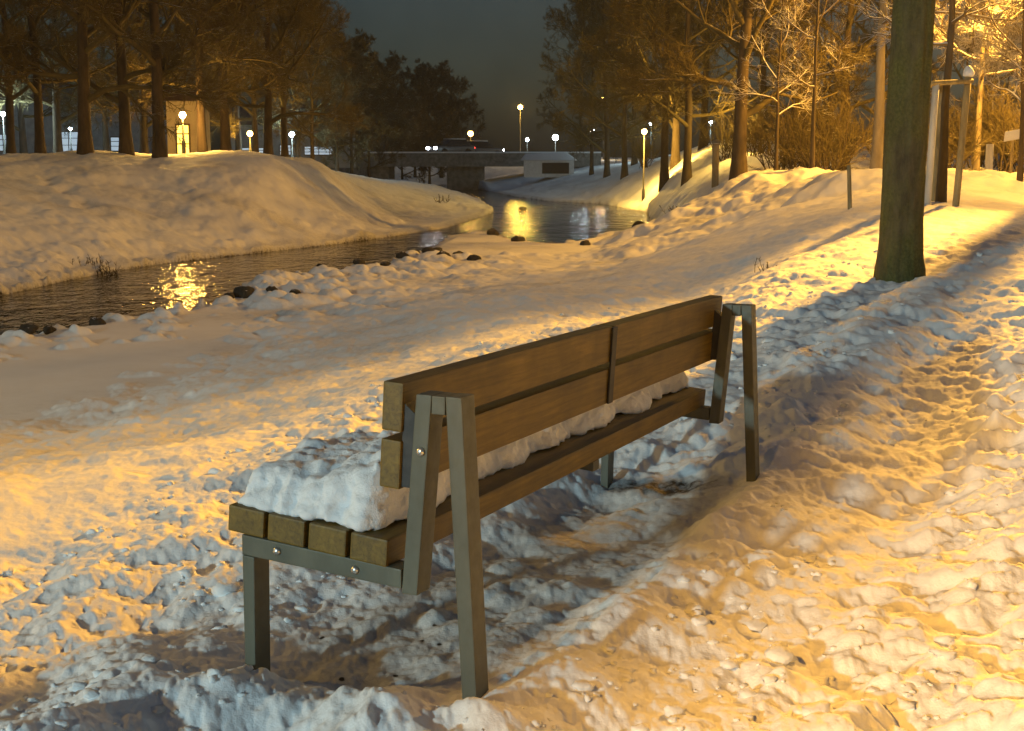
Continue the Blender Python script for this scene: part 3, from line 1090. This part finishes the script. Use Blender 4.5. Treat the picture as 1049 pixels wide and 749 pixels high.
# short posts and a small board on the right
for px, Y, h_, w_, lab, grp in [(1013, 33, .75, .10, 'short golden post in the snow right of the stakes', None)]:
    q = at(px, 170, Y)
    tag(link('short_post', pole_mb((0, 0, -.2), (0, 0, h_), w_, w_ * .9), M['stakepale'], None, (q[0], Y, ground_z(q[0], Y))), lab, 'post')
q = at(1036, 170, 34)
bd = thing('small_signboard', 'small pale board on a thin post near the right edge', 'sign', (q[0], 34, ground_z(q[0], 34)))
link('post', pole_mb((0, 0, -.2), (0, 0, 1.35), .035, .03), M['stake'], bd)
MB().hexa([(-.24, -.05, 1.02), (.2, -.05, 1.10), (.2, -.025, 1.10), (-.24, -.025, 1.02), (-.22, -.05, 1.27), (.22, -.05, 1.35), (.22, -.025, 1.35), (-.22, -.025, 1.27)], .005).build('board', M['white'], bd)
q = at(733, 168, 50)
pp = thing('pale_pillar', 'pale round stone pillar between dark trunks on the right bank', 'pillar', (q[0], 50, ground_z(q[0], 50)))
MB().lathe([(.13, -.3), (.13, 1.55), (.125, 1.6)], n=14).build('shaft', M['barkpale'], pp, smooth=True)
MB().lathe([(.15, 1.602), (.15, 1.68), (.08, 1.74)], n=14).build('cap', M['concrete'], pp, smooth=True)

# ------------------------------------------------------------------ lamps
ORANGE, WHITE = (1, .48, .06), (.66, .94, .98)
GOLD = (1, .58, .095)


def lamp(px, py, Y, col, power, label, kind='globe', rad=.16, group=None, arm=None, hide=False, ground=None):
    q = at(px, py, Y)
    gz = ground_z(q[0], Y) if ground is None else ground
    h_ = q[2] - gz
    rad *= .72
    root = thing('street_lamp', label, 'street lamp', (q[0], Y, gz), 0, group or 'street lamps')
    ec = M['e_orange_bright'] if px == 187 else M['e_orange'] if col is ORANGE else M['e_white']
    MB().lathe([(.08, -.3), (.08, .5), (.045, .6), (.03, h_ - rad * .95)], n=10).build('pole', M['dark'], root, smooth=True)
    ln_ = MB()
    ln_.lathe([(rad * .35, -rad * .9), (rad * .8, -rad * .6), (rad, 0), (rad * .8, rad * .6), (rad * .4, rad * .9)], n=14)
    ln_.build('lamp_glass', ec, root, (0, 0, h_), True)
    MB().lathe([(rad * .62, rad * .86), (rad * .75, rad * .92), (rad * .25, rad * 1.25)], n=12).build('lamp_cap', M['pole'], root, (0, 0, h_), True)
    ld = bpy.data.lights.new('lamp_light', 'POINT')
    ld.energy = power
    ld.color = GOLD if col is ORANGE else col
    ld.shadow_soft_size = .12
    lo = bpy.data.objects.new('lamp_light', ld)
    COL.objects.link(lo)
    lo.parent = root
    lo.location = (0, -rad - .5, h_ + .05)
    return root


lamp(187, 118, 50.5, ORANGE, 260, 'bright orange street lamp above the lit yellow window', rad=.17)
lamp(256, 137, 66, ORANGE, 900, 'small orange street lamp among the far left trees', rad=.2)
lamp(299, 138, 80, WHITE, 700, 'blue white lamp at the right end of the far left trees', rad=.22)
lamp(3, 117, 68, WHITE, 900, 'white lamp at the left edge of the picture', rad=.16)
lamp(72, 132, 88, WHITE, 350, 'dim white lamp low between the left trunks', rad=.14)
lamp(482, 137, 122, ORANGE, 160, 'orange lamp at the bridge, right of the rounded trees', rad=.34)
lamp(533, 110, 168, ORANGE, 3000, 'tall orange street lamp in the middle against the night sky', rad=.42)
lamp(540, 143, 165, WHITE, 300, 'blue white lamp just right of the tall middle lamp', rad=.28)
lamp(569, 141, 165, WHITE, 500, 'bright blue white lamp above the snowy hut roof', rad=.5)
lamp(606, 133, 155, WHITE, 250, 'white lamp at the left end of the right bank trees', rad=.4)
lamp(619, 100, 160, ORANGE, 1500, 'orange lamp half hidden in the crowns of the right bank', rad=.5)
lamp(660, 135, 70, ORANGE, 3200, 'orange street lamp lighting the snowy path on the right bank', rad=.2)
lamp(667, 127, 108, WHITE, 500, 'small white lamp just right of the orange path lamp', rad=.2)
lamp(728, 125, 88, WHITE, 500, 'white lamp beside the pale pillar', rad=.15)
lamp(756, 118, 56, ORANGE, 700, 'orange lamp beside the largest dark trunk of the right bank', rad=.14)


def tall_lamp(x, y, h_, col, label, aim, spot, point, cone=95, soft=.3, blend=1):
    gz = ground_z(x, y)
    root = thing('street_lamp', label, 'street lamp', (x, y, gz), math.atan2(aim[1] - y, aim[0] - x), 'street lamps')
    MB().lathe([(.10, -.3), (.10, .9), (.06, 1.0), (.045, h_)], n=12).build('pole', M['pole'], root, smooth=True)
    MB().box((-.06, -.05, h_), (.9, .05, h_ + .07), .01).build('arm', M['pole'], root)
    MB().box((.45, -.14, h_ + .075), (1.1, .14, h_ + .2), .03).build('lamp_head', M['pole'], root)
    MB().box((.55, -.1, h_ + .03), (1.05, .1, h_ + .074), .01).build('lamp_glass', M['e_white'] if col is WHITE else M['e_orange'], root)
    for kind_, e_ in (('SPOT', spot), ('POINT', point)):
        if not e_: continue
        ld = bpy.data.lights.new('lamp_light', kind_)
        ld.energy, ld.color, ld.shadow_soft_size = e_, col, soft
        lo = bpy.data.objects.new('lamp_light', ld)
        COL.objects.link(lo)
        lo.parent = root
        lo.location = (1.16 if kind_ == 'SPOT' else 1.2, 0, h_ - .02)
        if kind_ == 'SPOT':
            ld.spot_size, ld.spot_blend = R(cone), blend
            d_ = math.hypot(aim[0] - x, aim[1] - y)
            lo.rotation_euler = (0, -math.atan2(d_, (gz + h_ - aim[2])), 0)
    return root


tall_lamp(10.9, 25.2, 6.2, ORANGE, 'orange street lamp beside the snowy road just outside the right edge', (2.6, 4, 0), 74000, 3300, 54)
tall_lamp(15.6, 37.5, 6.0, ORANGE, 'orange street lamp behind the golden thicket outside the right edge', (12, 39, 0), 0, 13000, 80)
tall_lamp(-15.5, -14.5, 4.7, WHITE, 'white street lamp behind the photographer to the left', (1, 6, 0), 12500, 0, 90, .4)
tall_lamp(-4.6, -3.6, 5.0, ORANGE, 'orange street lamp beside the path behind the photographer', (3.5, 2.85, 0), 5200, 0, 43, .2, .5)
tall_lamp(-12.5, 5.0, 5.0, GOLD, 'yellow street lamp on the slope outside the left edge', (-4, 12, 0), 0, 1350, 80)
tall_lamp(-23, 33, 7.0, GOLD, 'added yellow fill lamp on the far bank, unseen outside the left edge', (-12, 40, 0), 0, 950, 80)  # unseen fill lamp added to brighten the far bank

# ------------------------------------------------------------------ buildings, bridge, car
def house(loc, w, d, h_, rh, wall, label, wins, rz=0):
    root = thing('house', label, 'building', loc, rz)
    MB().box((-w / 2, 0, -.5), (w / 2, d, h_)).build('wall', wall, root)
    r_ = MB()
    r_.hexa([(-w / 2 - .3, -.4, h_ + .003), (w / 2 + .3, -.4, h_ + .003), (w / 2 + .3, d + .4, h_ + .003), (-w / 2 - .3, d + .4, h_ + .003),
             (-w / 2 - .2, d / 2 - .1, h_ + rh), (w / 2 + .2, d / 2 - .1, h_ + rh), (w / 2 + .2, d / 2 + .1, h_ + rh), (-w / 2 - .2, d / 2 + .1, h_ + rh)])
    r_.build('roof', M['roof'], root)
    for (x0, x1, z0, z1, em) in wins:
        f_ = MB()
        t_ = .07
        f_.box((x0, -.06, z0), (x0 + t_, -.003, z1)).box((x1 - t_, -.06, z0), (x1, -.003, z1))
        f_.box((x0 + t_, -.06, z0), (x1 - t_, -.003, z0 + t_)).box((x0 + t_, -.06, z1 - t_), (x1 - t_, -.003, z1))
        xm = (x0 + x1) / 2
        f_.box((xm - .03, -.055, z0 + t_), (xm + .03, -.03, z1 - t_))
        for zk in (z0 + (z1 - z0) * .36, z0 + (z1 - z0) * .68):
            f_.box((x0 + t_, -.052, zk - .025), (xm - .03, -.03, zk + .025)).box((xm + .03, -.052, zk - .025), (x1 - t_, -.03, zk + .025))
        fo = f_.build('window', M['frame'], root)
        MB().box((x0 + t_, -.026, z0 + t_), (x1 - t_, -.006, z1 - t_)).build('pane', em, fo)
    return root


def pxw(px, Y): return (px - 524.5) / FPX * Y * 1.0


hx = at(190, 165, 56)[0]
house((hx - .05, 56, 1.62), 1.35, 2, 2.35, .6, M['render'], 'small plastered house with a lit yellow lattice window behind the left trees', [(-.32, .30, .12, 1.42, M['e_win'])])
x0 = at(40, 165, 100)[0]
house((x0, 100, 1.6), 16, 8, 4.2, 2.2, M['grey'], 'long grey building with cold lit windows behind the left trunks',
      [(-7.2, -5.6, .6, 2.0, M['e_winb']), (-3.2, -2.0, .6, 1.9, M['e_winb']), (1.4, 3.2, .5, 2.1, M['e_winb']), (5.4, 6.8, .6, 1.7, M['e_winb'])])
x0 = at(292, 165, 98)[0]
house((x0, 98, 1.5), 9, 6, 2.6, 1.6, M['grey'], 'low grey building with a row of cold lit windows behind the blue white lamp',
      [(-3.6, -1.2, .3, 1.0, M['e_winb']), (-.4, .5, .4, 1.2, M['e_winb']), (1.4, 3.6, .4, 1.1, M['e_winb'])])

# bridge
BYY = 116
xl, xr = at(330, 165, BYY)[0], at(604, 165, BYY)[0]
zd = at(450, 157, BYY)[2]
br = thing('road_bridge', 'low dark concrete road bridge crossing the river with a snowy parapet', 'bridge', ((xl + xr) / 2, BYY, 0))
hw = (xr - xl) / 2
xp1, xp2, = at(382, 170, BYY)[0] - br.location.x, at(476, 170, BYY)[0] - br.location.x
xp3 = at(553, 170, BYY)[0] - br.location.x
MB().box((-hw, .3, zd - 1.1), (hw + 1, 8, zd - .45)).build('deck', M['concrete'], br)
MB().box((-hw, 0, zd - 1.15), (hw + 1, .297, zd)).build('parapet', M['concrete'], br)
MB().box((-hw, -.05, zd + .003), (hw + 1, .34, zd + .13), .03).build('parapet_snow', M['snow'], br)
MB().box((-hw - 2, .35, -2.2), (xp1 - .6, 7.5, zd - 1.152)).build('abutment', M['concrete'], br)
MB().box((xp3, .35, -2.2), (hw + 1, 7.5, zd - 1.152)).build('abutment', M['concrete'], br)
for xc, w_ in ((xp1 + .5, .55), (xp2, 2.2)):
    MB().box((xc - w_ / 2 - .5, .8, -2.2), (xc + w_ / 2 + .5, 7, zd - 1.152), .05).build('pier', M['concrete'], br)
# snowy hut right of the bridge
hx0, hx1 = at(533, 165, 106)[0], at(592, 165, 106)[0]
hz = at(560, 174, 106)[2]
hut = thing('low_hut', 'low hut with a thick snowy roof at the right end of the bridge', 'hut', ((hx0 + hx1) / 2, 106, hz))
hw2 = (hx1 - hx0) / 2
MB().box((-hw2 + .3, 0, -.6), (hw2 - .3, 3, .72)).build('wall', M['white'], hut)
MB().box((-.55, -.05, -.3), (hw2 - .7, -.003, .55)).build('door', M['dark'], hut)
MB().hexa([(-hw2, -.35, .724), (hw2, -.35, .724), (hw2, 3.3, .724), (-hw2, 3.3, .724), (-hw2 + .4, .6, 1.26), (hw2 - .9, .6, 1.38), (hw2 - .9, 2.4, 1.38), (-hw2 + .4, 2.4, 1.26)], .12).build('snowy_roof', M['snow'], hut, smooth=True)


def car(loc, label, name='parked_car', paint=None, lights=True):
    root = thing(name, label, 'car', loc, 0, 'cars on the bridge')
    b = MB()
    b.hexa([(-2.1, -.85, .3), (2.1, -.85, .3), (2.1, .85, .3), (-2.1, .85, .3), (-2.05, -.82, .82), (2.05, -.82, .88), (2.05, .82, .88), (-2.05, .82, .82)], .1)
    b.build('body', paint or M['carpaint'], root, smooth=True)
    MB().hexa([(-1.05, -.76, .84), (1.75, -.76, .89), (1.75, .76, .89), (-1.05, .76, .84), (-.35, -.6, 1.42), (1.2, -.6, 1.42), (1.2, .6, 1.42), (-.35, .6, 1.42)], .06).build('cabin', M['glass'], root, smooth=True)
    MB().box((-.4, -.62, 1.425), (1.25, .62, 1.5), .03).build('roof_snow', M['snow'], root, smooth=True)
    for x in (-1.3, 1.3):
        for y in (-.82, .82):
            w_ = MB().lathe([(.2, -.1), (.31, -.1), (.32, 0), (.31, .1), (.2, .1)], n=18, axis='Y').build('wheel', M['tyre'], root, (x, y, .32), True)
    for y in (-.6, .6):
        MB().box((-2.14, y - .16, .55), (-2.06, y + .16, .75), .02).build('headlight', M['e_head'], root)
        MB().box((2.06, y - .16, .6), (2.12, y + .16, .78), .02).build('taillight', M['e_red'], root)
    return root


zr = zd - .447
c1 = car((at(462, 165, 119)[0], 119, zr + .25), 'grey car with its headlights on crossing the bridge left of the lamp', 'moving_car')
c1.rotation_euler = (0, 0, R(38))
c2 = dup(c1, (at(492, 165, 121)[0], 121.2, zr + .1), R(-140), 1, 'car with red tail lights on the bridge below the orange lamp', 'cars on the bridge')

# ------------------------------------------------------------------ stones, twigs, shrubs
def stone(seed):
    b = MB()
    bmesh.ops.create_icosphere(b.bm, subdivisions=3, radius=1)
    for v in b.bm.verts:
        k = 1 + .55 * float(fbm(np.array([v.co.x * 1.3 + seed * 3.1]), np.array([v.co.y * 1.3 + v.co.z * 1.1]), seed, 3)[0])
        v.co = Vector((v.co.x * k, v.co.y * k * .8, v.co.z * k * .62))
    me = bpy.data.meshes.new('stone')
    b.bm.to_mesh(me)
    b.bm.free()
    me.polygons.foreach_set('use_smooth', np.ones(len(me.polygons), bool))
    me.materials.append(M['stone'])
    return me


stones = [stone(k) for k in range(1, 6)]
ST = [(30, 356, .17, 'dark stone at the water edge farthest left on the near shore'), (52, 349, .14, None), (100, 338, .20, 'larger dark stone on the near shore below the golden reflection'),
      (180, 323, .12, None), (235, 313, .16, None), (250, 311, .26, 'biggest dark stone right of the golden reflection'), (280, 310, .18, 'dark stone just right of the biggest one on the near shore'),
      (303, 311, .17, 'dark stone at the right end of the row by the golden reflection'), (395, 277, .2, None), (412, 272, .25, None), (425, 266, .22, None), (440, 268, .3, None), (455, 270, .28, None),
      (470, 267, .25, None), (485, 270, .25, None), (448, 262, .25, None), (330, 285, .2, None), (350, 281, .2, None), (368, 279, .22, None),
      (535, 213, .3, 'small dark rock standing out of the pool water'), (600, 254, .25, None), (655, 238, .4, 'dark rock on the right shore of the pool'), (532, 250, .35, None), (505, 243, .35, None)]
for k, (px, py, s, lab) in enumerate(ST):
    q = at_z(px, py, ZW + .08)
    o = link('river_stone', stones[k % 5])
    gz = max(ground_z(q[0], q[1]), ZW)
    o.location = (q[0], q[1], gz + s * .12)
    o.rotation_euler = (0, 0, k * 1.3)
    s *= .72
    o.scale = (s, s, s)
    tag(o, lab or 'small dark wet stone in the cluster along the near water edge', 'stone', 'dark stones along the water edge')


def dry_plant(px, Y, h_, n, label, seed, spread=.5):
    rg = np.random.default_rng(seed)
    q = at(px, 165, Y)
    az = rg.uniform(0, 6.28, n)
    el = rg.uniform(.6, 1.5, n)
    d = np.stack([np.cos(az) * np.cos(el), np.sin(az) * np.cos(el), np.sin(el)], -1)
    s = np.c_[rg.normal(size=(n, 2)) * h_ * spread, np.full(n, -.05)]
    ln = h_ * rg.uniform(.5, 1.1, n)
    P, rad = limbs(rg, s, d, ln, np.full(n, .012 * max(h_, .3)), np.full(n, .006 * max(h_, .3)), 5, .12, .02)
    va, fa = tubes(P, rad, 4)
    s2, d2, l2, r2 = kids(rg, P, rad, ln * .35, 6, .3, (.3, .9))
    P2, rad2 = limbs(rg, s2, d2, l2, np.full(len(s2), .02 * h_), np.full(len(s2), .006 * h_), 3, .2, 0)
    vb, fb = tubes(P2, rad2, 3)
    o = link('dry_plant', mesh_np('dry_plant', np.r_[va, vb], np.r_[fa, fb + len(va)]), M['bark'], None, (q[0], Y, ground_z(q[0], Y)))
    tag(o, label, 'plant', 'dry plants in the snow')
    return o


dry_plant(106, 29.2, .5, 26, 'dry dark weeds at the far water edge left of the golden reflection', 1, .5)
dry_plant(88, 29.8, .35, 12, 'small dry weeds at the far water edge, left of the larger clump', 2)
dry_plant(124, 29.3, .3, 9, 'single tiny weed at the far water edge right of the larger clump', 3)
dry_plant(789, 14.5, .16, 10, 'tiny dry weed sticking out of the snow beyond the far end of the bench', 4)
dry_plant(697, 42, .4, 15, 'dry grass tuft at the foot of the snow mounds on the right bank', 5)
dry_plant(452, 66, .5, 16, 'dry weeds at the tip of the far bank by the pool', 6)
# loose crumbs of snow kicked up on the path and around the bench
bmi = bmesh.new()
bmesh.ops.create_icosphere(bmi, subdivisions=2, radius=1)
iv = np.array([v.co[:] for v in bmi.verts])
iff = np.array([[v.index for v in f.verts] for f in bmi.faces])
bmi.free()
rg = np.random.default_rng(99)
NC = 1300
th_ = rg.uniform(-.42, .42, NC * 2)
rr_ = 3.0 * (15 / 3.0) ** rg.uniform(0, 1, NC * 2)
cx_, cy_ = rr_ * np.sin(th_), rr_ * np.cos(th_)
lu_ = (cx_ - BX) * bu[0] + (cy_ - BY) * bu[1]
lv_ = (cx_ - BX) * bv[0] + (cy_ - BY) * bv[1]
ok = (lv_ < 2.2 + .2 * np.clip(lu_, 0, 9)) & ~((lv_ > -.15) & (lv_ < .9) & (lu_ > -.1) & (lu_ < BLEN + .1)) & (fbm(cx_ * 1.3, cy_ * 1.3, 201, 3) > -.12)
cx_, cy_ = cx_[ok][:NC], cy_[ok][:NC]
cz_, _ = terrain(cx_, cy_)
n_ = len(cx_)
sz = np.clip(rg.lognormal(math.log(.0085), .6, n_), .003, .035)
jit_ = 1 + .8 * (rg.uniform(size=(n_, len(iv))) - .5)
sq = np.stack([rg.uniform(.8, 1.5, n_), rg.uniform(.8, 1.3, n_), rg.uniform(.55, .9, n_)], -1)
cv = iv[None] * jit_[..., None] * (sz[:, None] * sq)[:, None, :]
cv = cv + np.stack([cx_, cy_, cz_ + sz * .1], -1)[:, None]
cf = (iff[None] + (np.arange(n_) * len(iv))[:, None, None]).reshape(-1, 3)
tag(link('snow_crumbs', mesh_np('snow_crumbs', cv.reshape(-1, 3), None, cf), M['snow']), kind='stuff')
# stick by the bench
q = at(616, 332, 9.6)
tw = link('broken_twig', pole_mb((-.05, 0, -.03), (.055, .02, .07), .006, .003, 6), M['bark'], None, (q[0], 9.6, ground_z(q[0], 9.6)))
tag(tw, 'short dark twig poking out of the snow behind the bench back', 'twig')

# ------------------------------------------------------------------ sky and faint moonless glow
w = bpy.data.worlds.new('World')
sc.world = w
w.use_nodes = True
t = w.node_tree
bg = t.nodes['Background']
sky = nd(t, 'ShaderNodeTexSky', sky_type='NISHITA')
sky.sun_disc = False
sky.sun_elevation = R(4)
sky.sun_rotation = R(75)
sky.air_density = 1.0
sky.dust_density = 3.0
hs = nd(t, 'ShaderNodeHueSaturation', Saturation=.8)
t.links.new(sky.outputs[0], hs.inputs['Color'])
n1 = noise(t, 2.2, 5, .6, None)
tc = t.nodes.new('ShaderNodeTexCoord')
t.links.new(tc.outputs['Generated'], n1.node.inputs['Vector'])
cl = ramp(t, n1, [(.36, (.6, .9, 1.3)), (.64, (1.4, 1.85, 2.5))])
mx = nd(t, 'ShaderNodeMix', data_type='RGBA', blend_type='MULTIPLY')
mx.inputs['Factor'].default_value = 1
t.links.new(hs.outputs[0], mx.inputs['A'])
t.links.new(cl, mx.inputs['B'])
t.links.new(mx.outputs['Result'], bg.inputs['Color'])
bg.inputs['Strength'].default_value = .038
sd = bpy.data.lights.new('sun', 'SUN')
sd.energy = .03
sd.angle = R(20)
sd.color = (.9, .95, 1)
so_ = bpy.data.objects.new('sun', sd)
COL.objects.link(so_)
so_.rotation_euler = (R(35), 0, R(160))

HAZE = .0004
if HAZE:
    hz_ = MB().box((-160, -60, -4), (160, 330, 45)).build('haze', None)
    hz_.data.materials.clear()
    hm = bpy.data.materials.new('haze')
    hm.use_nodes = True
    ht = hm.node_tree
    for n_ in list(ht.nodes):
        if n_.type == 'BSDF_PRINCIPLED': ht.nodes.remove(n_)
    pv = ht.nodes.new('ShaderNodeVolumePrincipled')
    pv.inputs['Color'].default_value = (.85, .87, .9, 1)
    pv.inputs['Density'].default_value = HAZE
    pv.inputs['Anisotropy'].default_value = .35
    ht.links.new(pv.outputs[0], [n_ for n_ in ht.nodes if n_.type == 'OUTPUT_MATERIAL'][0].inputs['Volume'])
    hz_.data.materials.append(hm)
    tag(hz_, kind='stuff')
    sc.cycles.volume_bounces = 0

sc.view_settings.view_transform = 'Standard'
sc.view_settings.look = 'None'
sc.view_settings.exposure = -.12
sc.view_settings.gamma = 1
sc.cycles.use_denoising = True
sc.cycles.max_bounces = 5
sc.cycles.diffuse_bounces = 3
sc.cycles.glossy_bounces = 2
sc.cycles.sample_clamp_indirect = 4
sc.cycles.use_light_tree = True
